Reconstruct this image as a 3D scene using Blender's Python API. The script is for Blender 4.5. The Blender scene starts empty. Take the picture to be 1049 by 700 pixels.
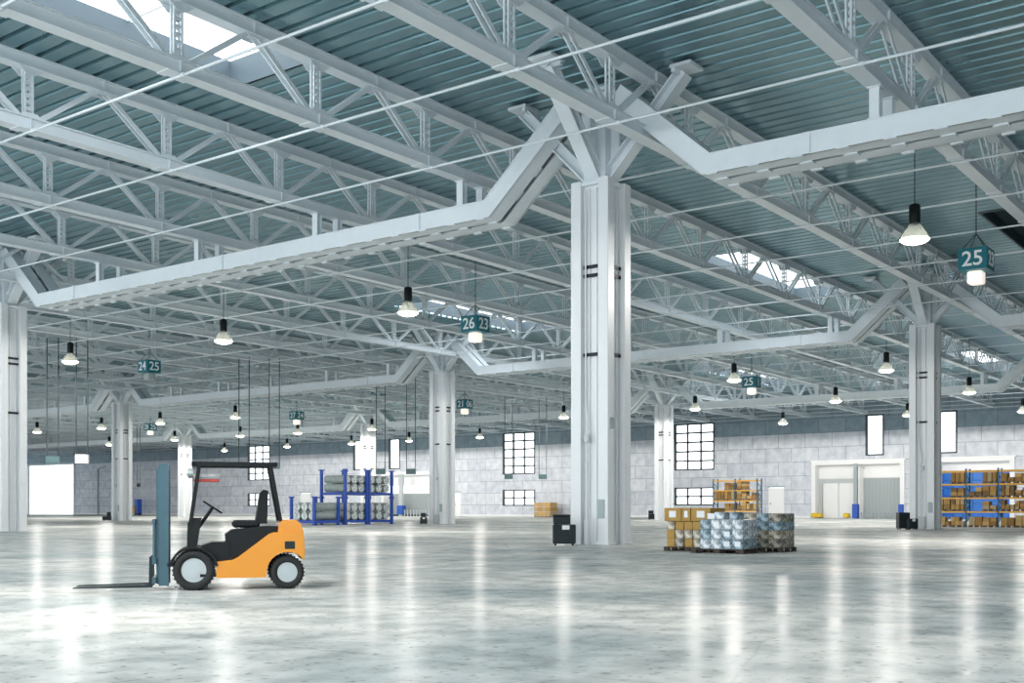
import bpy, math, random
from math import sin, cos, pi, radians
from mathutils import Vector, Matrix
random.seed(7)
S = bpy.context.scene
COL = S.collection

# ------------------------------------------------------------------ survey of the hall
F, HOR, YAW, CX, CD, EYE = 1145.8, 521.6, .6414, 3.38, 42.5, 1.35
SY, CY = sin(YAW), cos(YAW)
CAMX = -(CX*SY + CD*CY); CAMY = -(-CX*CY + CD*SY)      # the hall's axes: X along the roof trusses, Y along the girders
def at(px, py, z):                                      # point of the hall at height z seen at a place of the photo
    d = (z-EYE)*F/(HOR-py); return onray(px, d)
def onray(px, d):
    x = (px-524.5)*d/F; a, b = x-CX, d-CD
    return a*SY+b*CY, -a*CY+b*SY
def at_x(px, X):
    k = (px-524.5)/F; d = (X+CX*SY+CD*CY)/(k*SY+CY); return onray(px, d)[1]
def at_y(px, Y):
    k = (px-524.5)/F; d = (Y-CX*CY+CD*SY)/(-k*CY+SY); return onray(px, d)[0]
def proj(X, Y, z):
    x = CX+X*SY-Y*CY; d = CD+X*CY+Y*SY
    if d < .5: return None
    return 524.5+F*x/d, HOR-(z-EYE)*F/d
def seen(*pts, m=70):
    for p in pts:
        q = proj(*p)
        if q and -m < q[0] < 1049+m and -m < q[1] < 700+m: return True
    return False

# ------------------------------------------------------------------ materials
def mat(name, c, rough=.5, metal=0., var=.08, scale=3., bump=0., c2=None, spec=.5, emis=None, es=0., coat=0., con=None):
    m = bpy.data.materials.new(name); m.use_nodes = True
    nt = m.node_tree; b = nt.nodes['Principled BSDF']
    tc = nt.nodes.new('ShaderNodeTexCoord'); no = nt.nodes.new('ShaderNodeTexNoise')
    no.inputs['Scale'].default_value = scale; no.inputs['Detail'].default_value = 4
    nt.links.new(tc.outputs['Object'], no.inputs['Vector'])
    r = nt.nodes.new('ShaderNodeMix'); r.data_type = 'RGBA'
    c = tuple(c); lo = tuple(max(0, v*(1-var)) for v in c); hi = c2 or tuple(min(1, v*(1+var)) for v in c)
    r.inputs[6].default_value = (*lo, 1); r.inputs[7].default_value = (*hi, 1)
    if con:
        mr = nt.nodes.new('ShaderNodeMapRange'); mr.inputs[1].default_value = .5-con; mr.inputs[2].default_value = .5+con
        nt.links.new(no.outputs['Fac'], mr.inputs[0]); nt.links.new(mr.outputs[0], r.inputs[0])
    else: nt.links.new(no.outputs['Fac'], r.inputs[0])
    nt.links.new(r.outputs[2], b.inputs['Base Color'])
    b.inputs['Roughness'].default_value = rough; b.inputs['Metallic'].default_value = metal
    b.inputs['Specular IOR Level'].default_value = spec; b.inputs['Coat Weight'].default_value = coat
    if emis: b.inputs['Emission Color'].default_value = (*emis, 1); b.inputs['Emission Strength'].default_value = es
    if bump:
        bp = nt.nodes.new('ShaderNodeBump'); bp.inputs['Strength'].default_value = bump; bp.inputs['Distance'].default_value = .02
        nt.links.new(no.outputs['Fac'], bp.inputs['Height']); nt.links.new(bp.outputs['Normal'], b.inputs['Normal'])
    return m
M = {}
M['steel'] = mat('white painted steel', (.76, .82, .86), .42, 0, .05, 2)
M['column'] = mat('white painted column steel', (.76, .785, .805), .38, 0, .04, 1.5)
M['dark'] = mat('black plastic', (.008, .016, .02), .5, 0, .2, 6, spec=.3)
M['black'] = mat('black enamel', (.006, .009, .011), .5, 0, .2, 6, spec=.25)
M['rubber'] = mat('tyre rubber', (.015, .017, .018), .75, 0, .2, 20, .3)
M['cable'] = mat('dark cable', (.03, .05, .055), .6)
M['silver'] = mat('pale wheel hub paint', (.42, .47, .48), .35, .5, .08, 8)
M['orange'] = mat('orange body paint', (.74, .28, .012), .36, 0, .05, 3, coat=.1)
M['mast'] = mat('blue grey mast steel', (.05, .11, .14), .4, .4, .15, 8)
M['fork'] = mat('worn dark fork steel', (.02, .03, .035), .4, .7, .2, 12)
M['seat'] = mat('black seat vinyl', (.011, .014, .016), .6, 0, .15, 20, spec=.25)
M['red'] = mat('red lens', (.75, .06, .04), .3)
M['teal'] = mat('teal sign board', (.0, .16, .21), .4, 0, .05, 5)
M['white'] = mat('white lettering', (.9, .93, .93), .5, 0, .02)
M['label'] = mat('white paper label', (.8, .82, .84), .6, 0, .03)
M['grey'] = mat('grey enclosure', (.36, .42, .43), .5, 0, .06)
M['lightgrey'] = mat('light grey enclosure', (.55, .59, .6), .5, 0, .05)
M['boxgreen'] = mat('grey green power box', (.13, .22, .23), .5, 0, .06)
M['blue'] = mat('deep blue rack paint', (.004, .06, .38), .4, 0, .1, 5)
M['postblue'] = mat('slate blue upright paint', (.03, .12, .19), .45, 0, .2, 5)
M['beam'] = mat('orange shelf beam paint', (.88, .46, .05), .4, 0, .06, 5)
M['shelf'] = mat('blue grey shelf deck', (.12, .22, .32), .5, 0, .15, 5)
M['doorblue'] = mat('bright blue door panel', (.01, .17, .62), .35, 0, .04, 1)
M['bollard'] = mat('blue post guard', (.02, .1, .5), .45, 0, .06, 3)
M['yellow'] = mat('yellow bumper rubber', (.85, .55, .02), .45, 0, .05, 4)
M['doorwhite'] = mat('white door panel', (.95, .95, .945), .45, 0, .02, 1)
M['framewhite'] = mat('white dock frame', (.93, .93, .93), .5, 0, .03, 2)
M['curtain'] = mat('pale grey shutter', (.42, .46, .47), .5, 0, .04, 1)
M['winframe'] = mat('dark window frame', (.02, .035, .04), .5, 0, .1, 4)
M['wood'] = mat('pallet wood', (.30, .19, .10), .75, 0, .3, 9, .3)
M['darkwood'] = mat('dark pallet wood', (.06, .045, .035), .8, 0, .3, 9, .3)
M['duct'] = mat('skylight curb lining', (.13, .175, .205), .6, 0, .05, 1)
M['ventdark'] = mat('dark vent blades', (.02, .05, .06), .6, 0, .1, 2)
for i, c in enumerate([(.52, .30, .09), (.40, .22, .06), (.62, .40, .16), (.33, .19, .06), (.22, .14, .06), (.50, .37, .20)]):
    M['carton%d' % i] = mat('brown cardboard %d' % i, c, .75, 0, .14, 5)
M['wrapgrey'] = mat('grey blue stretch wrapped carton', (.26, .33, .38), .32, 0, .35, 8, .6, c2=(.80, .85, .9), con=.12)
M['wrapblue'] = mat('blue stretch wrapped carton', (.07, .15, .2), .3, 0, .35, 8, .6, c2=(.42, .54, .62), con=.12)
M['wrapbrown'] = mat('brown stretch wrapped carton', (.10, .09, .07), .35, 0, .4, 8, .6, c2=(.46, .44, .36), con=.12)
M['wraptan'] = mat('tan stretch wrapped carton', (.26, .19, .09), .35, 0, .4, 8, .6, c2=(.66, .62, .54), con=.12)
M['ochre'] = mat('ochre cardboard', (.40, .235, .05), .6, 0, .15, 5)
M['strap'] = mat('pale strap', (.6, .66, .68), .5)

def nodes(m): return m.node_tree.nodes, m.node_tree.links
# roof deck sheet
def deck_mat():
    m = mat('teal galvanised deck sheet', (.21, .35, .395), .34, .75, .12, .35)
    n, l = nodes(m); b = n['Principled BSDF']
    no = n.new('ShaderNodeTexNoise'); no.inputs['Scale'].default_value = .25; no.inputs['Detail'].default_value = 3
    tc = n.new('ShaderNodeTexCoord'); l.new(tc.outputs['Object'], no.inputs['Vector'])
    mr = n.new('ShaderNodeMapRange'); mr.inputs[3].default_value = .2; mr.inputs[4].default_value = .42
    l.new(no.outputs['Fac'], mr.inputs[0]); l.new(mr.outputs[0], b.inputs['Roughness'])
    return m
M['deck'] = deck_mat()
def floor_mat():
    m = bpy.data.materials.new('polished concrete'); m.use_nodes = True
    n, l = nodes(m); b = n['Principled BSDF']
    tc = n.new('ShaderNodeTexCoord')
    def noise(s, d, sc=(1, 1, 1)):
        mp = n.new('ShaderNodeMapping'); mp.inputs['Scale'].default_value = sc
        l.new(tc.outputs['Object'], mp.inputs['Vector'])
        x = n.new('ShaderNodeTexNoise'); x.inputs['Scale'].default_value = s; x.inputs['Detail'].default_value = d
        l.new(mp.outputs[0], x.inputs['Vector']); return x
    a = noise(.22, 6); c = noise(1.6, 8); f = noise(9, 6)
    r1 = n.new('ShaderNodeValToRGB'); e = r1.color_ramp.elements
    e[0].position = .34; e[0].color = (.44, .485, .49, 1); e[1].position = .66; e[1].color = (.88, .85, .80, 1)
    l.new(a.outputs['Fac'], r1.inputs[0])
    r2 = n.new('ShaderNodeValToRGB'); e = r2.color_ramp.elements
    e[0].position = .33; e[0].color = (.62, .65, .655, 1); e[1].position = .6; e[1].color = (1, 1, 1, 1)
    l.new(c.outputs['Fac'], r2.inputs[0])
    mx = n.new('ShaderNodeMix'); mx.data_type = 'RGBA'; mx.blend_type = 'MULTIPLY'; mx.inputs[0].default_value = 1
    l.new(r1.outputs[0], mx.inputs[6]); l.new(r2.outputs[0], mx.inputs[7])
    # specks and hairline cracks
    r3 = n.new('ShaderNodeValToRGB'); e = r3.color_ramp.elements
    e[0].position = .3; e[0].color = (.4, .42, .42, 1); e[1].position = .42; e[1].color = (1, 1, 1, 1)
    l.new(f.outputs['Fac'], r3.inputs[0])
    mx2 = n.new('ShaderNodeMix'); mx2.data_type = 'RGBA'; mx2.blend_type = 'MULTIPLY'; mx2.inputs[0].default_value = .8
    l.new(mx.outputs[2], mx2.inputs[6]); l.new(r3.outputs[0], mx2.inputs[7])
    v = n.new('ShaderNodeTexVoronoi'); v.feature = 'DISTANCE_TO_EDGE'; v.inputs['Scale'].default_value = .16
    wv = n.new('ShaderNodeMix'); wv.data_type = 'VECTOR'; wv.inputs[0].default_value = .12
    l.new(tc.outputs['Object'], wv.inputs[4]); l.new(c.outputs['Color'], wv.inputs[5])
    l.new(wv.outputs[1], v.inputs['Vector'])
    r4 = n.new('ShaderNodeValToRGB'); e = r4.color_ramp.elements
    e[0].position = 0; e[0].color = (.6, .63, .63, 1); e[1].position = .003; e[1].color = (1, 1, 1, 1)
    l.new(v.outputs['Distance'], r4.inputs[0])
    mx3 = n.new('ShaderNodeMix'); mx3.data_type = 'RGBA'; mx3.blend_type = 'MULTIPLY'; mx3.inputs[0].default_value = .4
    l.new(mx2.outputs[2], mx3.inputs[6]); l.new(r4.outputs[0], mx3.inputs[7])
    l.new(mx3.outputs[2], b.inputs['Base Color'])
    mr = n.new('ShaderNodeMapRange'); mr.inputs[1].default_value = .3; mr.inputs[2].default_value = .7
    mr.inputs[3].default_value = .14; mr.inputs[4].default_value = .28
    l.new(c.outputs['Fac'], mr.inputs[0]); l.new(mr.outputs[0], b.inputs['Roughness'])
    bp = n.new('ShaderNodeBump'); bp.inputs['Strength'].default_value = .08; bp.inputs['Distance'].default_value = .01
    l.new(c.outputs['Fac'], bp.inputs['Height']); l.new(bp.outputs['Normal'], b.inputs['Normal'])
    b.inputs['Specular IOR Level'].default_value = 0.0
    gl = n.new('ShaderNodeBsdfGlossy'); l.new(mr.outputs[0], gl.inputs['Roughness']); l.new(bp.outputs['Normal'], gl.inputs['Normal'])
    fr = n.new('ShaderNodeFresnel'); fr.inputs['IOR'].default_value = 1.35
    mu = n.new('ShaderNodeMath'); mu.operation = 'MULTIPLY'; mu.inputs[1].default_value = SHEEN
    ms = n.new('ShaderNodeMixShader'); l.new(fr.outputs[0], mu.inputs[0]); l.new(mu.outputs[0], ms.inputs[0])
    l.new(b.outputs[0], ms.inputs[1]); l.new(gl.outputs[0], ms.inputs[2]); l.new(ms.outputs[0], n['Material Output'].inputs[0])
    return m
SHEEN = .11
M['floor'] = floor_mat()
def wall_mat():
    m = bpy.data.materials.new('precast concrete panels'); m.use_nodes = True
    n, l = nodes(m); b = n['Principled BSDF']
    tc = n.new('ShaderNodeTexCoord'); sp = n.new('ShaderNodeSeparateXYZ'); cb = n.new('ShaderNodeCombineXYZ')
    l.new(tc.outputs['Object'], sp.inputs[0]); l.new(sp.outputs['Y'], cb.inputs[0]); l.new(sp.outputs['Z'], cb.inputs[1])
    br = n.new('ShaderNodeTexBrick'); l.new(cb.outputs[0], br.inputs['Vector'])
    br.inputs['Scale'].default_value = 1; br.inputs['Brick Width'].default_value = 4.1; br.inputs['Row Height'].default_value = 2.07
    br.inputs['Mortar Size'].default_value = .06; br.inputs['Mortar Smooth'].default_value = .6; br.inputs['Bias'].default_value = 0
    br.inputs['Color1'].default_value = (.72, .745, .81, 1); br.inputs['Color2'].default_value = (.84, .855, .90, 1)
    br.inputs['Mortar'].default_value = (.44, .47, .53, 1)
    no = n.new('ShaderNodeTexNoise'); no.inputs['Scale'].default_value = .9; no.inputs['Detail'].default_value = 7
    l.new(tc.outputs['Object'], no.inputs['Vector'])
    r = n.new('ShaderNodeValToRGB'); e = r.color_ramp.elements
    e[0].position = .35; e[0].color = (.78, .8, .82, 1); e[1].position = .65; e[1].color = (1.0, 1.0, 1.0, 1)
    l.new(no.outputs['Fac'], r.inputs[0])
    mx = n.new('ShaderNodeMix'); mx.data_type = 'RGBA'; mx.blend_type = 'MULTIPLY'; mx.inputs[0].default_value = 1
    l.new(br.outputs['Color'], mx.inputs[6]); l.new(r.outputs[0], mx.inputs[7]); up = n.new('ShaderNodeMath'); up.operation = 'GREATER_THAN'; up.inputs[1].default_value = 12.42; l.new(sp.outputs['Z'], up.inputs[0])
    m2 = n.new('ShaderNodeMix'); m2.data_type = 'RGBA'; m2.blend_type = 'MULTIPLY'; m2.inputs[7].default_value = (.42, .52, .56, 1)   # courses above this joint coloured darker and bluer
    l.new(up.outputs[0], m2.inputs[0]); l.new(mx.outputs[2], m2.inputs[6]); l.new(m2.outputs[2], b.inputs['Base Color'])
    b.inputs['Roughness'].default_value = .8
    return m
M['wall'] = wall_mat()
def glass_mat():
    m = bpy.data.materials.new('clear pane'); m.use_nodes = True
    n, l = nodes(m); n.remove(n['Principled BSDF'])
    t = n.new('ShaderNodeBsdfTransparent'); g = n.new('ShaderNodeBsdfGlossy'); g.inputs['Roughness'].default_value = .05
    no = n.new('ShaderNodeTexNoise'); no.inputs['Scale'].default_value = 2
    mr = n.new('ShaderNodeMapRange'); mr.inputs[3].default_value = .02; mr.inputs[4].default_value = .06
    x = n.new('ShaderNodeMixShader'); l.new(no.outputs['Fac'], mr.inputs[0]); l.new(mr.outputs[0], x.inputs[0])
    l.new(t.outputs[0], x.inputs[1]); l.new(g.outputs[0], x.inputs[2]); l.new(x.outputs[0], n['Material Output'].inputs[0])
    return m
M['glass'] = glass_mat()
def bowl_mat():
    m = bpy.data.materials.new('ribbed lamp glass'); m.use_nodes = True
    n, l = nodes(m); b = n['Principled BSDF']; b.inputs['Base Color'].default_value = (.26, .28, .27, 1)
    b.inputs['Roughness'].default_value = .2
    tc = n.new('ShaderNodeTexCoord'); w = n.new('ShaderNodeTexNoise'); w.inputs['Scale'].default_value = 6
    l.new(tc.outputs['Object'], w.inputs['Vector'])
    mr = n.new('ShaderNodeMapRange'); mr.inputs[3].default_value = .5; mr.inputs[4].default_value = .9; l.new(w.outputs['Fac'], mr.inputs[0])
    t = n.new('ShaderNodeBsdfTransparent'); t.inputs['Color'].default_value = (.72, .74, .73, 1)
    x = n.new('ShaderNodeMixShader'); l.new(mr.outputs[0], x.inputs[0]); l.new(t.outputs[0], x.inputs[1]); l.new(b.outputs[0], x.inputs[2])
    l.new(x.outputs[0], n['Material Output'].inputs[0]); return m
M['bowl'] = bowl_mat()
M['bulb'] = mat('glowing lamp disc', (1, .97, .9), .5, 0, 0, 1, emis=(1, .93, .80), es=12)
M['signlamp'] = mat('glowing sign lamp', (1, .95, .85), .5, 0, 0, 1, emis=(1, .86, .74), es=.62)
def roll_mat():
    m = bpy.data.materials.new('rolled wire mesh'); m.use_nodes = True
    n, l = nodes(m); b = n['Principled BSDF']
    tc = n.new('ShaderNodeTexCoord'); v = n.new('ShaderNodeTexVoronoi'); v.inputs['Scale'].default_value = 8
    l.new(tc.outputs['Object'], v.inputs['Vector'])
    r = n.new('ShaderNodeValToRGB'); e = r.color_ramp.elements
    e[0].position = .2; e[0].color = (.02, .045, .05, 1); e[1].position = .5; e[1].color = (.7, .76, .75, 1)
    l.new(v.outputs['Distance'], r.inputs[0]); l.new(r.outputs[0], b.inputs['Base Color'])
    b.inputs['Roughness'].default_value = .5; b.inputs['Metallic'].default_value = .2
    bp = n.new('ShaderNodeBump'); bp.inputs['Strength'].default_value = .6; bp.inputs['Distance'].default_value = .05
    l.new(v.outputs['Distance'], bp.inputs['Height']); l.new(bp.outputs['Normal'], b.inputs['Normal']); return m
M['rollend'] = roll_mat()
M['rollside'] = mat('pale rolled felt', (.24, .30, .29), .6, 0, .3, 3, .3, c2=(.44, .50, .48))

# ------------------------------------------------------------------ mesh building
class MB:
    def __init__(s): s.v = []; s.f = []; s.sm = []
    def add(s, vs, fs, smooth=False):
        o = len(s.v); s.v += [tuple(v) for v in vs]; s.f += [tuple(i+o for i in f) for f in fs]; s.sm += [smooth]*len(fs); return s
    def box(s, x0, x1, y0, y1, z0, z1):
        return s.add([(x0, y0, z0), (x1, y0, z0), (x1, y1, z0), (x0, y1, z0), (x0, y0, z1), (x1, y0, z1), (x1, y1, z1), (x0, y1, z1)],
                     [(0, 3, 2, 1), (4, 5, 6, 7), (0, 1, 5, 4), (1, 2, 6, 5), (2, 3, 7, 6), (3, 0, 4, 7)])
    def cbox(s, x, y, z, a, b, c): return s.box(x-a/2, x+a/2, y-b/2, y+b/2, z-c/2, z+c/2)
    def bbox(s, x0, x1, y0, y1, z0, z1, r=.02):
        """box with chamfered edges: three stacked outlines"""
        def ring(i, z): return [(x0+i+r, y0+i, z), (x1-i-r, y0+i, z), (x1-i, y0+i+r, z), (x1-i, y1-i-r, z), (x1-i-r, y1-i, z), (x0+i+r, y1-i, z), (x0+i, y1-i-r, z), (x0+i, y0+i+r, z)]
        vs = ring(r, z0)+ring(0, z0+r)+ring(0, z1-r)+ring(r, z1); fs = [tuple(range(7, -1, -1)), tuple(range(24, 32))]
        for k in range(3):
            for i in range(8): j = (i+1) % 8; fs.append((k*8+i, k*8+j, k*8+8+j, k*8+8+i))
        return s.add(vs, fs)
    def bar(s, p, q, w, h, up=(0, 0, 1), dn=0, ds=0):
        p, q, u = Vector(p), Vector(q), Vector(up); a = (q-p).normalized(); sd = a.cross(u).normalized(); n = sd.cross(a).normalized()
        p = p+n*dn+sd*ds; q = q+n*dn+sd*ds
        vs = [c+sd*i*w/2+n*j*h/2 for c in (p, q) for i, j in ((-1, -1), (1, -1), (1, 1), (-1, 1))]
        return s.add(vs, [(0, 1, 2, 3), (7, 6, 5, 4), (0, 4, 5, 1), (1, 5, 6, 2), (2, 6, 7, 3), (3, 7, 4, 0)])
    def hbeam(s, p, q, w, d, t, up=(0, 0, 1)):
        s.bar(p, q, w, t, up, dn=d/2-t/2); s.bar(p, q, w, t, up, dn=-d/2+t/2); return s.bar(p, q, t, d-2*t, up)
    def tube(s, p, q, r, n=8, r2=None, cap=True):
        p, q = Vector(p), Vector(q); a = (q-p).normalized(); u = Vector((0, 0, 1)) if abs(a.z) < .9 else Vector((1, 0, 0))
        sd = a.cross(u).normalized(); m = sd.cross(a); r2 = r if r2 is None else r2
        vs = [c+(sd*cos(2*pi*i/n)+m*sin(2*pi*i/n))*rr for c, rr in ((p, r), (q, r2)) for i in range(n)]
        s.add(vs, [(i, (i+1) % n, n+(i+1) % n, n+i) for i in range(n)], True)
        if cap: s.add(vs, [tuple(range(n-1, -1, -1)), tuple(range(n, 2*n))])
        return s
    def path(s, pts, r, n=6):
        for a, b in zip(pts, pts[1:]): s.tube(a, b, r, n)
        return s
    def lathe(s, prof, cx=0, cy=0, n=20, smooth=True):
        vs = [(cx+r*cos(2*pi*i/n), cy+r*sin(2*pi*i/n), z) for r, z in prof for i in range(n)]
        fs = [(k*n+i, k*n+(i+1) % n, k*n+n+(i+1) % n, k*n+n+i) for k in range(len(prof)-1) for i in range(n)]
        return s.add(vs, fs, smooth)
    def prism(s, poly, y0, y1):
        """outline in x,z pulled from y0 to y1"""
        n = len(poly); vs = [(x, y0, z) for x, z in poly]+[(x, y1, z) for x, z in poly]
        return s.add(vs, [tuple(range(n)), tuple(range(2*n-1, n-1, -1))]+[((i+1) % n, i, n+i, n+(i+1) % n) for i in range(n)])
    def sweep(s, pts, x0, x1, n0, n1):
        """rect section (x0..x1 across, n0..n1 along the in-plane normal) swept along a Y-Z polyline with mitred bends"""
        P = [Vector(p) for p in pts]; rows = []
        for i, p in enumerate(P):
            ds = []
            if i: ds.append((p-P[i-1]).normalized())
            if i < len(P)-1: ds.append((P[i+1]-p).normalized())
            ns = [Vector((-d.y, d.x)) for d in ds]; m = sum(ns, Vector((0, 0)))/len(ns); m = m/m.length_squared
            rows.append([(x, (p+m*k).x, (p+m*k).y) for x, k in ((x0, n0), (x1, n0), (x1, n1), (x0, n1))])
        vs = [v for r in rows for v in r]; fs = [(0, 1, 2, 3), tuple(len(vs)-4+i for i in (3, 2, 1, 0))]
        for k in range(len(P)-1):
            for i in range(4): j = (i+1) % 4; fs.append((4*k+i, 4*k+j, 4*k+4+j, 4*k+4+i))
        return s.add(vs, fs)
    def mesh(s, name, m):
        me = bpy.data.meshes.new(name); me.from_pydata(s.v, [], s.f); me.polygons.foreach_set('use_smooth', s.sm)
        me.materials.append(m); me.validate(); me.update(); return me
    def build(s, name, m, parent=None, loc=None):
        return inst(s.mesh(name, m), name, parent, loc)
def inst(me, name, parent=None, loc=None, rz=0):
    o = bpy.data.objects.new(name, me); COL.objects.link(o); o.parent = parent
    if loc is not None: o.location = loc
    if rz: o.rotation_euler = (0, 0, rz)
    return o
def tag(o, label=None, cat=None, group=None, kind=None):
    if label: o['label'] = label
    if cat: o['category'] = cat
    if group: o['group'] = group
    if kind: o['kind'] = kind
    return o
def thing(name, label, cat, loc=(0, 0, 0), rz=0, group=None):
    o = bpy.data.objects.new(name, None); COL.objects.link(o); o.location = loc; o.rotation_euler = (0, 0, rz); o.empty_display_size = .3
    return tag(o, label, cat, group)
ORD = ['zeroth', 'first', 'second', 'third', 'fourth', 'fifth', 'sixth', 'seventh', 'eighth', 'ninth', 'tenth', 'eleventh', 'twelfth',
       'thirteenth', 'fourteenth', 'fifteenth', 'sixteenth', 'seventeenth', 'eighteenth', 'nineteenth', 'twentieth', 'twenty-first',
       'twenty-second', 'twenty-third', 'twenty-fourth', 'twenty-fifth', 'twenty-sixth']

BT = 40.76                                   # column spacing along the trusses
GY = [-42.5, 0, 42.5, 91.1, 133.6, 198]      # column lines along the girders
WX = 121.0                                   # inner face of the back wall
ZD = 17.42                                   # underside of the deck sheet
# ------------------------------------------------------------------ floor
MB().box(-60, WX+6, -110, 330, -.3, 0).build('floor', M['floor'])['kind'] = 'structure'

# ------------------------------------------------------------------ roof deck with skylight openings
SKY = [(-26.0, -8.0, 6.95, 11.5), (28.4, 46.4, 6.95, 11.5), (29.2, 46.4, 32.4, 37.8), (83.0, 101, 6.95, 11.5), (83.0, 101, 32.4, 37.8)]
SKY += [(-26, -8, q, q+5) for q in (33.0, 57.2, 81.6, 106.4)]  # unseen skylights added to let more daylight into the hall
DARKSKY = (27.9, 42.9, -9.4, -6.8)  # skylight lying unlit, its shade put into dark colour and closed louvres
PIT = .75
SKY = [(round(a/PIT)*PIT, round(b/PIT)*PIT, c, d) for a, b, c, d in SKY]
DARKSKY = (round(DARKSKY[0]/PIT)*PIT, round(DARKSKY[1]/PIT)*PIT, DARKSKY[2], DARKSKY[3])
d = MB(); RH = .14
i0, i1 = int(-45/PIT), int((WX+.6)/PIT)
for i in range(i0, i1+1):
    x = i*PIT; gaps = sorted([(c, e) for a, b, c, e in SKY+[DARKSKY] if a-.01 <= x < b-.01]); y = -60.; spans = []
    for c, e in gaps: spans.append((y, c)); y = e
    spans.append((y, 300.))
    pr = [(x, ZD), (x+.53, ZD), (x+.58, ZD+RH), (x+.70, ZD+RH), (x+PIT, ZD)]
    for y0, y1 in spans:
        vs = [(a, y0, z) for a, z in pr]+[(a, y1, z) for a, z in pr]
        d.add(vs, [(k, k+1, k+6, k+5) for k in range(4)])
d.build('ceiling', M['deck'])['kind'] = 'structure'
sl = ['bright skylight at the upper left corner, between the two nearest roof trusses', 'bright skylight over the middle of the hall, right of the central column',
      'long skylight half hidden by trusses, above the hanging sign 26', 'far skylight near the back wall on the right', 'far skylight near the back wall in the middle']
sl += ['skylight on the left side of the roof, beyond the edge of the photo']*(len(SKY)-len(sl))
for (a, b, c, e), lb in zip(SKY, sl):
    t = thing('skylight', lb, 'skylight', ((a+b)/2, (c+e)/2, ZD), group='roof skylights'); L, W = (b-a)/2, (e-c)/2; h0, h1 = RH+.01, 1.05
    m = MB().box(-L-.1, -L, -W-.1, W+.1, 0, h1).box(L, L+.1, -W-.1, W+.1, 0, h1).box(-L, L, -W-.1, -W, h0, h1).box(-L, L, W, W+.1, h0, h1)
    m.build('curb', M['duct'], t)
    MB().box(-L-.1, L+.1, -W-.1, W+.1, h1, h1+.02).build('pane', M['glass'], t)
    g = MB()
    for k in range(1, 4): g.cbox(-L+k*L/2, 0, h1-.03, .06, 2*W, .05)
    g.build('glazing_bar', M['steel'], t)
a, b, c, e = DARKSKY; t = thing('roof_vent', 'dark louvred vent recess in the ceiling at the right edge', 'vent', ((a+b)/2, (c+e)/2, ZD)); L, W = (b-a)/2, (e-c)/2
MB().box(-L-.1, -L, -W-.1, W+.1, .0, .9).box(L, L+.1, -W-.1, W+.1, 0, .9).box(-L, L, -W-.1, -W, 0, .9).box(-L, L, W, W+.1, 0, .9).build('curb', M['ventdark'], t)
g = MB().box(-L, L, -W, W, .86, .9)
for k in range(24): g.bar((-L+.3+k*.62, -W, .6), (-L+.3+k*.62, W, .6), .35, .03, up=(.6, 0, .8))
g.build('louvre', M['ventdark'], t)
MB().box(-L-.14, L+.14, -W-.14, -W-.02, -.05, .0).box(-L-.14, L+.14, W+.02, W+.14, -.05, .0).box(-L-.14, -L-.02, -W, W, -.05, 0).build('frame', M['duct'], t)

# ------------------------------------------------------------------ back wall with openings
win_def = []   # (px0, y0, px1, y1, cols, rows)
def wy(px): return at_x(px, WX)
W_ = dict(A=(89.6, 96.6, 7.4, 14.7), Al=(89.6, 96.6, 1.9, 4.7), B=(55.6, 62.5, 7.4, 14.7), Bl=(55.6, 62.5, 1.9, 4.7), C=(157.8, 164.7, 7.4, 14.7), Cl=(157.8, 164.7, 1.9, 4.7))
NAR = [(29.4, 32.0, 8.9, 14.7), (19.5, 22.0, 8.9, 14.7), (129.8, 133.4, 8.9, 14.7), (121.1, 123.9, 8.9, 14.7)]
DOCK1, DOCK2, DOCK3, LDOOR = (26.6, 39.8, 0, 8.2), (112.6, 125.6, 0, 8.2), (12.3, 24.6, 0, 8.2), (230.0, 251.0, 0, 12.4)
SD = [(44.2, 46.7, 0, 4.55), (106.2, 107.9, 0, 4.3), (145.5, 148.5, 0, 4.6)]
OPEN = list(W_.values())+NAR+[DOCK1, DOCK2, DOCK3, LDOOR]+SD
ys = sorted({-60., 300.}|{v for o in OPEN for v in o[:2]}); zs = sorted({0., ZD+.4}|{v for o in OPEN for v in o[2:]})
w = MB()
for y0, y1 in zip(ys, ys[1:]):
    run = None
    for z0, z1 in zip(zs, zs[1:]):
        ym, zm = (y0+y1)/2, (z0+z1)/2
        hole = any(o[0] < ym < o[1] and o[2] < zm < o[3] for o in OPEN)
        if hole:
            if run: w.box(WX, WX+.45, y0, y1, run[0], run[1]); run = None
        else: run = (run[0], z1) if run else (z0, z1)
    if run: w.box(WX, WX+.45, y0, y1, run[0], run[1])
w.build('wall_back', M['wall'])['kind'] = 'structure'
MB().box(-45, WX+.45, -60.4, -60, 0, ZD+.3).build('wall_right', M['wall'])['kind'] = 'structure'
b = MB()
cuts = sorted([o[:2] for o in (DOCK1, DOCK2, DOCK3, LDOOR, *SD)]); y = -60.
for c, e in cuts: b.box(WX-.12, WX, y, c-.3, 0, .35); y = e+.3
b.box(WX-.12, WX, y, 300, 0, .35); b.build('baseboard_back', M['framewhite'])['kind'] = 'structure'
wn = [0]
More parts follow.
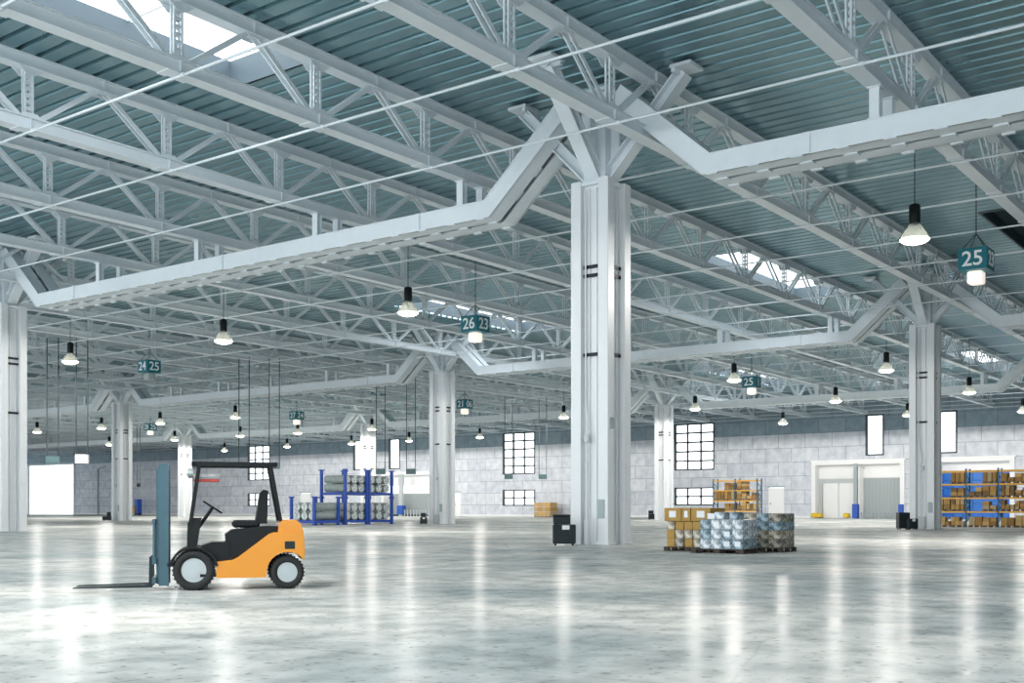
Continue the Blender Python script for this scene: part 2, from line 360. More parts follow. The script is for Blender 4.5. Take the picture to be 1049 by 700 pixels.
def window(o, nc, nr, hw=.13):
    wn[0] += 1; t = bpy.data.objects.new('window_%d' % wn[0], None); COL.objects.link(t); t['kind'] = 'structure'; t.location = (WX, (o[0]+o[1])/2, o[2])
    L, H = (o[1]-o[0])/2, o[3]-o[2]; g = MB(); x0, x1 = -.08, .35
    g.box(x0, x1, -L, L, 0, .22).box(x0, x1, -L, L, H-.2, H).box(x0, x1, -L, -L+.2, .2, H-.2).box(x0, x1, L-.28, L, .2, H-.2)
    for k in range(1, nc): yy = -L+2*L*k/nc; g.box(.0, .2, yy-hw, yy+hw, .2, H-.2)
    for k in range(1, nr): zz = H*k/nr; g.box(.0, .2, -L, L, zz-hw, zz+hw)
    g.build('window_frame', M['winframe'], t)
    MB().box(.22, .24, -L+.1, L-.1, .1, H-.1).build('pane', M['glass'], t)
for k in ('A', 'B', 'C'): window(W_[k], 3, 5); window(W_[k+'l'], 3, 2)
for o in NAR: window(o, 1, 1)
dn = [0]
def door_root(y, z=0):
    dn[0] += 1; t = bpy.data.objects.new('door_%d' % dn[0], None); COL.objects.link(t); t['kind'] = 'structure'; t.location = (WX, y, z); return t
for o in SD:
    t = door_root((o[0]+o[1])/2); L = (o[1]-o[0])/2
    MB().box(.06, .2, -L, L, 0, o[3]-.05).box(.0, .06, -L*.7, L*.7, .5, 1.9).box(0, .06, -L*.7, L*.7, 2.3, o[3]-.5).build('door_leaf', M['doorwhite'], t)
    MB().box(-.06, .3, -L-.15, L+.15, o[3], o[3]+.22).build('lintel', M['grey'], t)
    MB().box(-.08, .0, L-.45, L-.3, 2.0, 2.25).build('door_handle', M['grey'], t)
def dock(o, kind):
    t = door_root((o[0]+o[1])/2); L = (o[1]-o[0])/2; H = o[3]; D = 1.6
    MB().box(-.25, .45, -L-.1, -L+.5, 0, H).box(-.25, .45, L-.5, L+.1, 0, H).box(-.25, .45, -L+.5, L-.5, H-.5, H).box(-.3, .45, -L-.25, L+.25, H, H+.2).build('door_frame', M['framewhite'], t)
    MB().box(.45, D, -L+.1, -L+.4, 0, H).box(.45, D, L-.4, L-.1, 0, H).box(.45, D, -L+.4, L-.4, H-.4, H-.1).build('reveal', M['framewhite'], t)
    MB().box(D-.1, D, -L+.4, L-.4, H-2.4, H-.4).build('lintel_panel', M['doorwhite'], t)
    if kind == 1: MB().box(D, D+.1, -L, L, 0, 4.3).box(D, D+.1, -L, L, 7.4, H).build('backing_panel', M['framewhite'], t)
    else: MB().box(D, D+.1, -L, L, 0, H).build('backing_panel', M['framewhite'], t)
    return t, L, H, D
t, L, H, D = dock(DOCK1, 0)
for s_, nm in ((1, 'left'), ):
    g = MB()
    for k in range(2): g.bbox(D-.25, D-.12, .9+k*2.35, .9+k*2.35+2.28, 0, 5.1, .03)
    g.build('door_panel', M['doorwhite'], t)
    MB().box(D-.3, D-.1, .5, L-.4, 5.1, 5.7).box(D-.3, D-.1, L-.95, L-.4, 0, 5.1).build('door_track', M['lightgrey'], t)
g = MB()
for k in range(22): y0 = -L+.45+k*.26; g.box(D-.22-(k % 2)*.05, D-.1, y0, y0+.26, 0, 5.75)
g.build('shutter', M['curtain'], t)
MB().box(-.6, -.1, -.15, .35, 0, H-.4).build('post', M['grey'], t)
MB().bar((-.35, 0, H-.5), (-.35, -1.2, H-1.1), .15, .2).build('bracket', M['lightgrey'], t)
MB().bbox(-.75, .05, -.3, .5, 0, 2.05, .06).build('post_guard', M['bollard'], t)
MB().bbox(-.75, -.1, -L-.05, -L+.6, 0, 2.0, .06).build('post_guard', M['bollard'], t)
for y in (1.2, L-1.4):
    MB().bbox(-.5, .3, y-.1, y+(1.5 if y > 3 else .75), .1, .75, .12).build('bumper', M['yellow'], t)
for k in range(8): MB().lathe([(0, .85), (.1, .85), (.12, .8), (.12, 0)], -1.2, -1.0-k*.55, 8).build('bollard_pin', M['grey'], t)
t, L, H, D = dock(DOCK2, 1)
g = MB()
for k in range(44): y0 = -L+.45+k*.27; g.box(D-.22-(k % 2)*.05, D-.1, y0, y0+.27, 0, 4.3)
g.build('shutter', M['curtain'], t)
MB().box(D-.3, D-.28, -L+.4, L-.4, 4.3, 7.4).build('pane', M['glass'], t)
yy = at_x(412.5, WX)-(DOCK2[0]+DOCK2[1])/2
MB().box(-.7, -.1, yy-.45, yy+.45, 0, H-.3).build('post', M['lightgrey'], t)
MB().bbox(-.9, .1, yy-.75, yy+.75, .3, 2.0, .08).build('post_guard', M['bollard'], t)
MB().box(-.35, 0, -L, L, .0, .3).build('kerb', M['dark'], t)
for k in range(9): MB().lathe([(0, 1.2), (.1, 1.2), (.12, 1.1), (.12, 0)], -1.0, yy-1.4-k*.75, 8).build('bollard_pin', M['lightgrey'], t)
t, L, H, D = dock(DOCK3, 2)
g = MB()
for k in range(9):
    y0 = -L+.42+k*1.28
    for j in range(6): g.bbox(D-.25, D-.12, y0, y0+1.26, j*1.05, j*1.05+1.02, .03)
g.build('door_panel', M['doorblue'], t)
MB().box(-.6, -.1, 3.0, 3.7, 0, H-.4).build('post', M['framewhite'], t)
t = door_root((LDOOR[0]+LDOOR[1])/2); L = 10.5
MB().box(.3, .32, -L, L, 0, 12.4).build('pane', M['glass'], t)
MB().box(-.2, .3, -L-.5, -L, 0, 12.9).box(-.2, .3, L, L+.5, 0, 12.9).box(-.2, .3, -L, L, 12.4, 12.9).build('door_frame', M['lightgrey'], t)
t = MB().path([(WX-.2, at_x(101, WX), 0), (WX-.2, at_x(101, WX), 11), (WX-.2, at_x(101, WX)-3, 11.6)], .16).build('downpipe', M['grey'])
tag(t, 'thin grey downpipe on the back wall right of the big white door', 'pipe')

# ------------------------------------------------------------------ roof trusses
TY = [-19.2, -10.7, -2.2, 6.3, 14.8, 23.3, 31.8, 40.3]+[40.3+8.1*k for k in range(1, 7)]+[88.9+8.5*k for k in range(1, 18)]
PAN = BT/7; ZB, ZT = 14.77, ZD
def vertical_mesh():
    m = MB(); z0, z1 = ZB+.42, ZT-.42
    for a in (-.14, .14):
        for b in (-.08, .08): m.cbox(a, b, (z0+z1)/2, .07, .06, z1-z0)
    k = z0+.12
    while k < z1-.05:
        for b in (-.08, .08): m.cbox(0, b, k, .22, .02, .10)
        k += .24
    return m.mesh('post', M['steel'])
def gusset(m, x, z, up, w1=.95, w2=.42, h=.28):
    s = 1 if up else -1
    for b in (-.215, .215): m.prism([(x-w1/2, z), (x+w1/2, z), (x+w2/2, z+s*h), (x-w2/2, z+s*h)], b-.012, b+.012)
def diag_mesh(sg):
    m = MB()
    for b in (-.11, .11): m.bar((sg*.28, b, ZB+.36), (sg*(PAN/2-.16), b, ZT-.40), .055, .17, up=(0, 0, 1))
    return m.mesh('brace', M['steel'])
VM, DM = vertical_mesh(), {1: diag_mesh(1), -1: diag_mesh(-1)}
def chord_mesh(top, xa, xb):
    m = MB(); z0, z1 = (ZT-.45, ZT) if top else (ZB, ZB+.45)
    m.box(xa, xb, -.27, .27, z0, z0+.045).box(xa, xb, -.27, .27, z1-.045, z1).box(xa, xb, -.17, .17, z0+.045, z1-.045)
    n = int((xa-PAN/2)/PAN)-1
    while PAN/2+n*PAN < xb:
        x = PAN/2+n*PAN
        if x > xa:
            gusset(m, x, z0 if top else z1, not top, *((1.0, .36, .26) if top else (.8, .5, .14)))
            if top: gusset(m, x+PAN/2, z0, False, .7, .5, .12)
            else:
                for e in (-.35, .35): m.cbox(x+e, 0, z0-.01, .3, .62, .03)
            m.cbox(x+(PAN/2 if top else 0), 0, (z0+z1)/2, .05, .50, .36)
        n += 1
    return m.mesh('top_chord' if top else 'bottom_chord', M['steel'])
XA = -44.; CH = {t: chord_mesh(t, XA, WX) for t in (True, False)}
def truss_label(i, y):
    if i == 0: return None
    if i == 1: return 'white lattice roof truss at the top right, nearest the sign numbered 25'
    if i == 2: return 'white lattice roof truss passing directly over the front of the central column'
    if i <= 7: return 'white lattice roof truss crossing the front girder, %s to the left of the central column' % ORD[i-2]
    if i <= 13: return 'white lattice roof truss beyond the leftmost column, %s of the tight rows there' % ORD[i-7]
    return 'distant white lattice roof truss in the far left depths of the hall'
for i, y in enumerate(TY):
    if i == 0: continue
    o = thing('roof_truss', truss_label(i, y), 'roof truss', (0, y, 0), group='roof trusses' if i <= 13 else 'distant roof trusses')
    inst(CH[True], 'top_chord', o); inst(CH[False], 'bottom_chord', o)
    n = -8
    while PAN/2+n*PAN < WX-.3:
        x = PAN/2+n*PAN
        if seen((x, y, ZB), (x, y, ZT)): inst(VM, 'post', o, (x, 0, 0))
        for sg in (-1, 1):
            if seen((x, y, ZB), (x+sg*PAN/2, y, ZT)) and x+sg*PAN/2 < WX: inst(DM[sg], 'brace', o, (x, 0, 0))
        n += 1
# tie rods along the bottom chords
nb = nf = 0
for n in range(-6, 21):
    x = PAN/2+n*PAN; yN = -19.2; vis = [y for y in TY if seen((x, y, ZB), m=20)]
    if not vis: continue
    m = MB().tube((0, -20, 0), (0, 226, 0), .045, 6)
    for y in TY[1:]: m.tube((0, y-.42, 0), (0, y-.28, 0), .08, 6)
    o = m.build('tie_rod', M['steel'], None, (x, 0, ZB-.06))
    if x < 0: nf += 1; tag(o, 'thin white tie rod in front of the front girder, %s towards the viewer' % ORD[int(round((-x-PAN/2)/PAN))+1], 'tie rod', 'tie rods')
    else: nb += 1; tag(o, 'thin white tie rod under the trusses, %s behind the front girder' % ORD[int(round((x-PAN/2)/PAN))+1], 'tie rod', 'tie rods')

# ------------------------------------------------------------------ columns with their branching heads
PZ = 13.68
def post_mesh(tall):
    m = MB(); r = .225; z = 13.70 if tall else PZ
    m.bbox(-r, r, -r, r, 0, z, .018); m.bbox(-r-.05, r+.05, -r-.05, r+.05, 0, .10, .015)
    return m.mesh('post', M['column'])
PM = {0: post_mesh(False), 1: post_mesh(True)}
def panel_mesh():
    m = MB().box(.06, .10, -.375, .375, 0, 13.64)
    m.box(-.02, .06, -.22, -.17, .1, 13.4).box(-.02, .06, .10, .15, .1, 13.4)
    return m.mesh('web_panel', M['column'])
WM = panel_mesh()
CLM = MB().box(-.04, .0, -.37, .37, -.065, .065).mesh('clamp_band', M['dark'])
def strut_mesh():
    m = MB(); m.hbeam((.25, 0, 13.75), (3.55, 0, 17.12), .56, .46, .06)
    m.box(3.2, 4.05, -.5, .5, 17.2, 17.32); m.box(3.25, 3.4, -.45, .45, 17.05, 17.2)
    for k in (.35, .6): m.bar((.25+3.3*k, -.15, 13.75+3.37*k-.25), (.25+3.3*k, .15, 13.75+3.37*k-.25), .05, .05)
    return m.mesh('strut', M['steel'])
SM = strut_mesh()
def head_mesh():
    m = MB().box(-.48, .48, -.48, .48, 13.55, 17.0).box(-.75, .75, -.75, .75, 16.95, 17.08)
    m.box(-.85, .85, -.06, .06, 14.2, 16.9).box(-.06, .06, -.85, .85, 14.2, 16.9)
    m.box(-.78, .78, -.78, .78, 13.5, 13.62)
    return m.mesh('column_head', M['steel'])
HM = head_mesh()
def column(x, y, label, extras=0):
    t = thing('steel_column', label, 'column', (x, y, 0), group='white columns')
    for i, j in ((-1, -1), (1, -1), (-1, 1), (1, 1)): inst(PM[1 if (i, j) == (-1, -1) else 0], 'post', t, (i*.6, j*.6, 0))
    for k in range(4):
        a = k*pi/2; p = inst(WM, 'web_panel', t, (-.62*cos(a), -.62*sin(a), 0), a)
        for z in (10.45, 10.12, 7.15): inst(CLM, 'clamp_band', p, (.0, 0, z))
    inst(HM, 'column_head', t)
    for k in range(4): inst(SM, 'strut', t, (0, 0, 0), k*pi/2)
    if extras:
        if extras == 1:
            MB().path([(-.78, .22, 13.3), (-.78, .22, 12.9), (-.72, .24, 12.4), (-.71, .22, 5.4), (-.76, .12, 4.3), (-.74, .16, 3.4), (-.70, .19, .9)], .035).build('conduit', M['column'], t)
            MB().bbox(-.83, -.68, .03, .25, 3.85, 4.15, .02).build('junction_box', M['lightgrey'], t)
            MB().bbox(-.86, -.82, -.68, -.36, 1.0, 1.7, .01).build('notice_plate', M['grey'], t)
            MB().bbox(-.66, -.42, -.87, -.82, 4.35, 4.75, .01).build('switch_box', M['grey'], t)
            MB().box(-.72, -.64, .12, .3, 0, .95).build('conduit_guard', M['column'], t)
        if extras == 2:
            MB().bbox(-.86, -.82, -.72, -.42, 1.1, 1.8, .01).build('notice_plate', M['grey'], t)
            MB().path([(-.70, .25, 13), (-.70, .25, 6), (-.74, 0, 4.4), (-.72, -.05, 4.0), (-.70, -.02, 1)], .04).build('conduit', M['column'], t)
            MB().bbox(-.82, -.68, -.14, .06, 3.9, 4.2, .02).build('junction_box', M['lightgrey'], t)
            MB().bbox(-.80, -.66, -.2, .3, 0, .85, .02).build('conduit_guard', M['lightgrey'], t)
        if extras == 3:
            MB().bbox(-.95, -.66, -.28, .28, .9, 2.3, .03).build('switch_cabinet', M['lightgrey'], t)
            MB().bbox(-.86, -.80, .45, .72, 5.7, 6.1, .01).build('notice_plate', M['grey'], t)
    return t
column(0, 0, 'large white built-up steel column standing just right of the middle of the hall', 1)
column(0, 42.5, 'white steel column cut off by the left edge of the photo', 3)
column(BT, 0, 'white steel column on the right, left of the shelves with blue and orange', 2)
column(BT, 42.5, 'white steel column behind the blue racks, left of the tall barred window', 2)
column(BT, 91.1, 'white steel column on the left, behind the forklift mast', 2)
column(2*BT, 42.5, 'white steel column just right of the central column, beside a barred window')
column(2*BT, 91.1, 'far white steel column rising behind the upper blue rack')
column(2*BT, 133.6, 'farthest thin white steel column, seen behind the forklift')

# ------------------------------------------------------------------ double girders, cranked up over every column
def girder(x, y0, y1, label):
    t = thing('roof_girder', label, 'girder', (x, y0, 0), group='double girders'); Ln = y1-y0; zc = 13.36; h = .36
    def pts(a): return [(1.15, 16.65), (4.85, zc), (Ln-4.85, zc), (Ln-1.15, 16.65)]
    for s in (-1, 1):
        m = MB(); o = .86*s; i = .80*s; inn = .13*s
        m.sweep(pts(0), min(o, i), max(o, i), -h, h)
        for a, b in ((-h, -h+.05), (h-.05, h)): m.sweep(pts(0), min(o*1.04, inn), max(o*1.04, inn), a, b)
        for yy in (8.5, Ln/2, Ln-8.5): m.box(min(o*1.07, i), max(o*1.07, i), yy-.12, yy+.12, zc-h, zc+h)
        n = int((Ln-10)/1.5)
        for k in range(n+1): yy = 5.1+k*(Ln-10.2)/n; m.box(min(.80*s, .95*s), max(.80*s, .95*s), yy-.2, yy+.2, zc-h-.05, zc-h+.01)
        m.build('beam', M['steel'], t)
    bm = MB().box(-.17, .17, -.22, .22, -.035, .02).mesh('batten_plate', M['steel'])
    n = int((Ln-10)/1.5)
    for k in range(n+1):
        yy = 5.1+k*(Ln-10.2)/n
        if seen((x, y0+yy, zc)): inst(bm, 'batten_plate', t, (0, yy, zc-h-.02))
    for a, b in ((2.1, 15.42), (3.0, 14.63), (3.9, 13.84)):
        for f in (0, 1):
            yy = a if not f else Ln-a; MB().bar((-.17, yy, b+.08), (.17, yy, b+.08), .45, .05, up=(0, .66*(1 if not f else -1), .75)).build('stay_plate', M['steel'], t)
    pm = MB()
    pm.hbeam((0, 0, zc+h), (0, 0, ZB), .32, .30, .04, up=(1, 0, 0)); pm.box(-.2, .2, -.2, .2, zc+h, zc+h+.05).box(-.22, .22, -.22, .22, ZB-.05, ZB-.005)
    pmm = pm.mesh('stub_post', M['steel'])
    for yt in TY:
        if y0+5 < yt < y1-5:
            for s in (-1, 1): inst(pmm, 'stub_post', t, (s*.64, yt-y0, 0))
    return t
girder(0, -42.5, 0, 'nearest cranked white double girder, running right from the central column')
girder(0, 0, 42.5, 'nearest cranked white double girder, running left from the central column')
girder(BT, -42.5, 0, 'cranked white double girder leaving the right-hand column to the right')
girder(BT, 0, 42.5, 'white double girder between the right-hand column and the column behind the blue racks')
girder(BT, 42.5, 91.1, 'white double girder between the column behind the racks and the left column')
girder(BT, 91.1, 133.6, 'white double girder left of the column behind the forklift mast')
girder(2*BT, 0, 42.5, 'far white double girder before the right part of the back wall')
girder(2*BT, 42.5, 91.1, 'far white double girder before the middle of the back wall')
girder(2*BT, 91.1, 133.6, 'far white double girder between the two farthest columns on the left')
girder(2*BT, 133.6, 198, 'farthest white double girder above the big white door')

# ------------------------------------------------------------------ pendant lamps
ZL = 12.4
BOWL = MB().lathe([(.60, 0), (.585, .06), (.50, .24), (.38, .42), (.26, .58), (.21, .68)], n=24).mesh('shade', M['bowl'])
BULB = MB().lathe([(.0, -.17), (.22, -.16), (.42, -.11), (.54, -.04), (.585, .02), (.56, .05), (0, .06)], n=24).mesh('bulb', M['bulb'])
CAPM = MB().lathe([(.21, .66), (.225, .70), (.225, 1.40), (.17, 1.46), (.05, 1.50), (0, 1.5)], n=16).mesh('housing', M['black'])
WIRE = MB().tube((0, 0, 1.48), (0, 0, ZD-ZL+.01), .022, 6).box(-.1, .1, -.1, .1, ZD-ZL-.06, ZD-ZL).mesh('cable', M['cable'])
LP = [(937, 246), (418, 321), (229, 350), (72, 371), (752, 390), (908, 380), (856, 411.5), (993, 402.5), (802, 434), (712, 419.5), (577.5, 428), (491.5, 448.5),
      (419, 452), (381, 440), (360, 455), (38, 443), (104, 439), (164, 434), (179, 451), (112, 456), (241, 428), (246, 447), (305, 444), (230, 462), (294, 458), (930, 426), (1048, 422)]
OFF = [(-30.0, -8.5), (-30.0, 19.6)]  # unseen lamps added to brighten the foreground floor
LL = ['largest glowing pendant lamp, left of the sign numbered 25', 'glowing pendant lamp left of the sign numbered 26, above the middle of the hall', 'glowing pendant lamp high above the forklift',
      'glowing pendant lamp on the far left, right of the leftmost column', 'glowing pendant lamp just left of the small sign right of the central column', 'glowing pendant lamp hanging just left of the right-hand column',
      'pendant lamp under the far girder, above the loading door with the grey shutter', 'pendant lamp above the narrow window right of the right-hand column', 'small lamp against the upper wall above the plain white door',
      'pendant lamp above the barred window right of the central column', 'pendant lamp touching the left edge of the central column', 'small lamp left of the tall barred window in the middle of the wall',
      'small lamp between the two hanging power boxes above the blue racks', 'lamp hanging in front of the far column behind the blue racks', 'small lamp left of the far column above the blue racks', 'small lamp above the big white door, next to the leftmost column',
      'small lamp left of the column behind the forklift mast', 'small lamp just right of the column behind the forklift mast, beside a teal sign', 'small lamp left of the farthest thin column', 'small dim lamp touching the left side of the column behind the forklift mast',
      'lamp above the forklift roof, the higher of a close pair', 'lamp above the forklift roof, the lower of a close pair', 'lamp directly below the small teal sign above the forklift', 'tiny lamp over the forklift, left of the barred window',
      'tiny lamp right of the barred window behind the forklift', 'small lamp partly hidden by the right-hand column', 'lamp cut off by the right edge of the photo']
NT = [0]
for (px, py), lb in zip(LP, LL):
    x, y = at(px, py, ZL)
    t = thing('pendant_lamp', lb, 'lamp', (x, y, ZL), group='pendant lamps')
    inst(BOWL, 'shade', t); inst(BULB, 'bulb', t); inst(CAPM, 'housing', t); inst(WIRE, 'cable', t)
for x, y in OFF:
    t = thing('pendant_lamp', 'pendant lamp over the foreground, above the frame of the photo', 'lamp', (x, y, ZL), group='pendant lamps')
    inst(BOWL, 'shade', t); inst(BULB, 'bulb', t); inst(CAPM, 'housing', t); inst(WIRE, 'cable', t)
LPOS = OFF+[at(px, py, ZL) for px, py in LP]+[(52.8, 36), (52.8, 54), (52.8, 70), (32, 19.6), (76, 70), (100, 53.5), (100, 70)]
def spot(x, y, z, e, r=.58):
    l = bpy.data.lights.new('lamp light', 'SPOT'); l.spot_size = pi; l.spot_blend = .04; l.energy = e; l.shadow_soft_size = r; l.color = (1, .96, .90)
    o = bpy.data.objects.new('lamp_light', l); COL.objects.link(o); o.location = (x, y, z)
ELAMP = 4200
for (x, y) in LPOS[:29]: spot(x, y, ZL-.22, ELAMP)

# ------------------------------------------------------------------ hanging number signs
def text_mesh(s, size, m):
    c = bpy.data.curves.new('t', 'FONT'); c.body = s; c.size = size; c.align_x = 'CENTER'; c.align_y = 'CENTER'; c.extrude = .01; c.offset = .012
    o = bpy.data.objects.new('t', c); COL.objects.link(o); dg = bpy.context.evaluated_depsgraph_get(); me = bpy.data.meshes.new_from_object(o.evaluated_get(dg))
    bpy.data.objects.remove(o); me.materials.clear(); me.materials.append(m); return me
SG = [(1000, 283, '25', '23', 'large teal cube sign reading 25, at the right'), (487, 344.5, '26', '23', 'teal cube sign reading 26 and 23, left of the central column'),
      (153, 385, '24', '25', 'teal cube sign reading 24 and 25, upper left'), (770, 400, '25', '1', 'small teal cube sign reading 25 and 1, right of the central column'),
      (476, 421, '21', '06', 'small teal sign right of the column behind the blue racks'), (304, 432, '27', '24', 'tiny teal sign above the forklift rear'),
      (154, 443, '28', '25', 'tiny teal sign right of the column behind the forklift mast')]
BODY = MB().bbox(-.66, .66, -.66, .66, .22, 1.24, .02).mesh('sign_board', M['teal'])
SLMP = MB().bbox(-.34, .34, -.34, .34, -.38, .21, .06).mesh('lamp_shade', M['signlamp'])
LAMPOFF = MB().bbox(-.34, .34, -.34, .34, -.38, .21, .06).mesh('lamp_shade', M['grey'])
SCH = MB().path([(-.5, -.5, 1.24), (0, 0, 2.0)], .02, 5).path([(.5, -.5, 1.24), (0, 0, 2.0)], .02, 5).path([(-.5, .5, 1.24), (0, 0, 2.0)], .02, 5).path([(.5, .5, 1.24), (0, 0, 2.0)], .02, 5).path([(0, 0, 2.), (0, 0, ZD-ZL)], .025, 5).mesh('hanging_cable', M['cable'])
for n, (px, py, a, b, lb) in enumerate(SG):
    x, y = at(px, py, ZL); t = thing('number_sign', lb, 'sign', (x, y, ZL), group='hanging number signs')
    inst(BODY, 'sign_board', t); inst(LAMPOFF if n == 2 else SLMP, 'lamp_shade', t); inst(SCH, 'hanging_cable', t)
    o = inst(text_mesh(a, .98, M['white']), 'number', t, (-.675, 0, .70)); o.rotation_euler = (pi/2, 0, -pi/2)
    o = inst(text_mesh(b, .98, M['white']), 'number', t, (0, -.675, .70)); o.rotation_euler = (pi/2, 0, 0)

# ------------------------------------------------------------------ hanging power boxes on twin rods
DROP = [(54, 475, 0, 'grey power box on two long rods, left of the small white hanging box'), (84, 475, 1, 'white box on two long rods near the big white door'), (250, 480, 0, 'dark power box on two rods above the forklift roof'),
        (281, 480.5, 0, 'dark power box on two rods right of the barred window behind the forklift'), (390, 486, 0, 'power box on two rods above the right blue rack'),
        (421, 486, 0, 'power box on two rods left of the column behind the blue racks'), (521, 491, 0, 'power box on two rods in front of the tall barred window'),
        (556, 491, 0, 'power box on two rods between the barred window and central column'), (142, 499, 2, 'small dark box hanging low, right of the column behind the forklift mast')]
for px, py, k, lb in DROP:
    x, y = at(px, py, 5.0); t = thing('power_drop', lb, 'power box', (x, y, 5.0), -YAW*0+(YAW-pi/2), group='hanging power boxes')
    w = .46 if k < 2 else .22
    MB().tube((-w, 0, .5), (-w, 0, ZB-5+.3), .045, 6).build('rod', M['cable'], t); MB().tube((w, 0, .5), (w, 0, ZB-5+.3), .045, 6).build('rod', M['cable'], t)
    if k == 1: MB().bbox(-.5, .5, -.2, .2, 0, .72, .03).build('box', M['doorwhite'], t)
    else: MB().bbox(-w-.05, w+.05, -.2, .2, 0, .58, .03).box(-w+.05, w-.05, -.23, -.2, .12, .44).build('box', M['boxgreen'] if k == 0 else M['dark'], t)

# ------------------------------------------------------------------ blue stacking racks with rolls
def rack(x0, y0, lx, ly, z, axis, label, rolls, where):
    t = thing('stacking_rack', label, 'rack', (x0, y0, z), group='blue stacking racks'); H = 2.38
    pm = MB().bbox(-.11, .11, -.11, .11, 0, H-.12, .01).box(-.17, .17, -.17, .17, H-.12, H).box(-.15, .15, -.15, .15, 0, .05).mesh('post', M['blue'])
    for a in (.11, lx-.11):
        for b in (.11, ly-.11): inst(pm, 'post', t, (a, b, 0))
    bx = MB().box(.2, lx-.2, -.06, .06, .18, .4).mesh('base_beam', M['blue']); by = MB().box(-.06, .06, .2, ly-.2, .18, .4).mesh('base_beam', M['blue'])
    for b in (.11, ly-.11): inst(bx, 'base_beam', t, (0, b, 0))
    for a in (.11, lx-.11): inst(by, 'base_beam', t, (a, 0, 0))
    m = MB()
    for k in range(5): m.box(.2, lx-.2, .35+k*(ly-.7)/4-.06, .35+k*(ly-.7)/4+.06, .34, .4)
    m.build('base_slat', M['blue'], t)
    R = .37; L = (lx if axis == 'x' else ly)-.60; Wd = (ly if axis == 'x' else lx)-.3; n = max(1, int(Wd/(2*R))); gap = (Wd-2*R*n)/max(1, n)
    for r in range(2):
        for k in range(n):
            c = .15+R+gap/2+k*(2*R+gap); zz = z+.41+R+r*(2*R+.005); rr = R*random.uniform(.95, 1)
            m = MB(); N = 20
            if axis == 'x': o = m.tube((-L/2, 0, 0), (L/2, 0, 0), rr, N, cap=False).build('wire_roll', M['rollside'], None, (x0+lx/2, y0+c, zz))
            else: o = m.tube((0, -L/2, 0), (0, L/2, 0), rr, N, cap=False).build('wire_roll', M['rollside'], None, (x0+c, y0+ly/2, zz))
            tag(o, 'grey roll in %s, %s row, %s' % (where, 'lower' if r == 0 else 'upper', ('%s from its visible end' % ORD[k+1])), 'roll', 'rolls in the blue racks')
            for s in (-1, 1):
                e = MB(); q_ = (s, 0, 0) if axis == 'x' else (0, s, 0); P_ = lambda u: tuple(v*u for v in q_)
                e.tube(P_(L/2-.02), P_(L/2+.03), rr*.99, N).tube(P_(L/2+.02), P_(L/2+.06), rr*.3, 10)
                e.build('roll_end', M['rollend'], o)
XF, YF = at(321.8, 538.6, 0)
ly = at_x(296.6, XF)-YF; lx = at_y(348.5, YF)-XF
rack(XF, YF, lx, ly, 0, 'x', 'single blue stacking rack standing in front of the others, at the left', 2, 'the front single blue rack')
XB, YB = at(353.5, 537.9, 0); lyb = at_x(327.5, XB)-YB; lx1 = at_y(378, YB)-XB; lx2 = at_y(403, YB)-XB-lx1
for z, nm in ((0, 'bottom'), (2.38, 'top')):
    rack(XB, YB, lx1-.06, lyb, z, 'y', '%s blue stacking rack in the middle of the group, full of grey rolls' % nm, 2, 'the middle %s blue rack' % nm)
    rack(XB+lx1, YB, lx2, lyb, z, 'y', '%s blue stacking rack at the right end of the group, full of grey rolls' % nm, 2, 'the right-hand %s blue rack' % nm)

# ------------------------------------------------------------------ cartons and pallets
def pallet_mesh(lx, ly, m):
    b = MB(); h = .14
    for k in range(3):
        yy = ly*(k*.5)*.88+ly*.06
        for j in range(3): xx = lx*(j*.5)*.88+lx*.06; b.cbox(xx, yy, .065, lx*.10, ly*.10, .09)
        b.box(0, lx, yy-ly*.055, yy+ly*.055, 0, .02)
    for j in range(3): xx = lx*(j*.5)*.88+lx*.06; b.box(xx-lx*.05, xx+lx*.05, 0, ly, .11, .128)
    n = 7
    for k in range(n): y0 = ly*k/n; b.box(0, lx, y0+.012, y0+ly/n-.012, .128, h)
    return b.mesh('pallet', m)
def pallet(x, y, z, lx, ly, label, m=None, rz=0, group='pallets'):
    return tag(inst(pallet_mesh(lx, ly, m or M['darkwood']), 'pallet', None, (x, y, z), rz), label, 'pallet', group)
def carton(x, y, z, lx, ly, lz, m, label, group, paper=None, rz=0, tape=True):
    o = MB().bbox(0, lx, 0, ly, 0, lz, min(.012, lz*.05)).build('carton', m, None, (x, y, z)); o.rotation_euler = (0, 0, rz)
    tag(o, label, 'carton', group)
    if paper: MB().box(-.006, 0.0, ly*paper[0], ly*paper[1], lz*.28, lz*.78).build('paper_label', M['label'], o)
    if tape: MB().box(lx*.46, lx*.54, -.003, ly+.003, lz-.001, lz+.003).build('tape', M['strap'], o)
    return o
# grey-wrapped pallet, nearest
X1, Y1 = at(761, 568, 0)
ly1 = at_x(717, X1)-Y1; lx1 = at_y(776, Y1)-X1
pallet(X1-.05, Y1-.05, 0, lx1+.1, ly1+.35, 'dark wooden pallet under the grey wrapped cartons, nearest of the pallet group', group='floor pallets')
n = 4; k3 = 3
for r in range(3):
    for c in range(n):
        for dpt in range(2):
            if dpt and c: continue
            w_, h_ = ly1/n, .295
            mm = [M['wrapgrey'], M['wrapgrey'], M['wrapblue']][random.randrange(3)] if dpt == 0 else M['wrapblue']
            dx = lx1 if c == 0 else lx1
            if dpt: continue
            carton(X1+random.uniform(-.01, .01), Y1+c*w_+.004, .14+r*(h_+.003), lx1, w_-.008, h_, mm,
                   'grey wrapped carton on the nearest pallet, %s layer, %s from its right' % (['bottom', 'middle', 'top'][r], ORD[c+1]), 'grey wrapped cartons', paper=(.2, .75) if random.random() < .12 else None, tape=False)
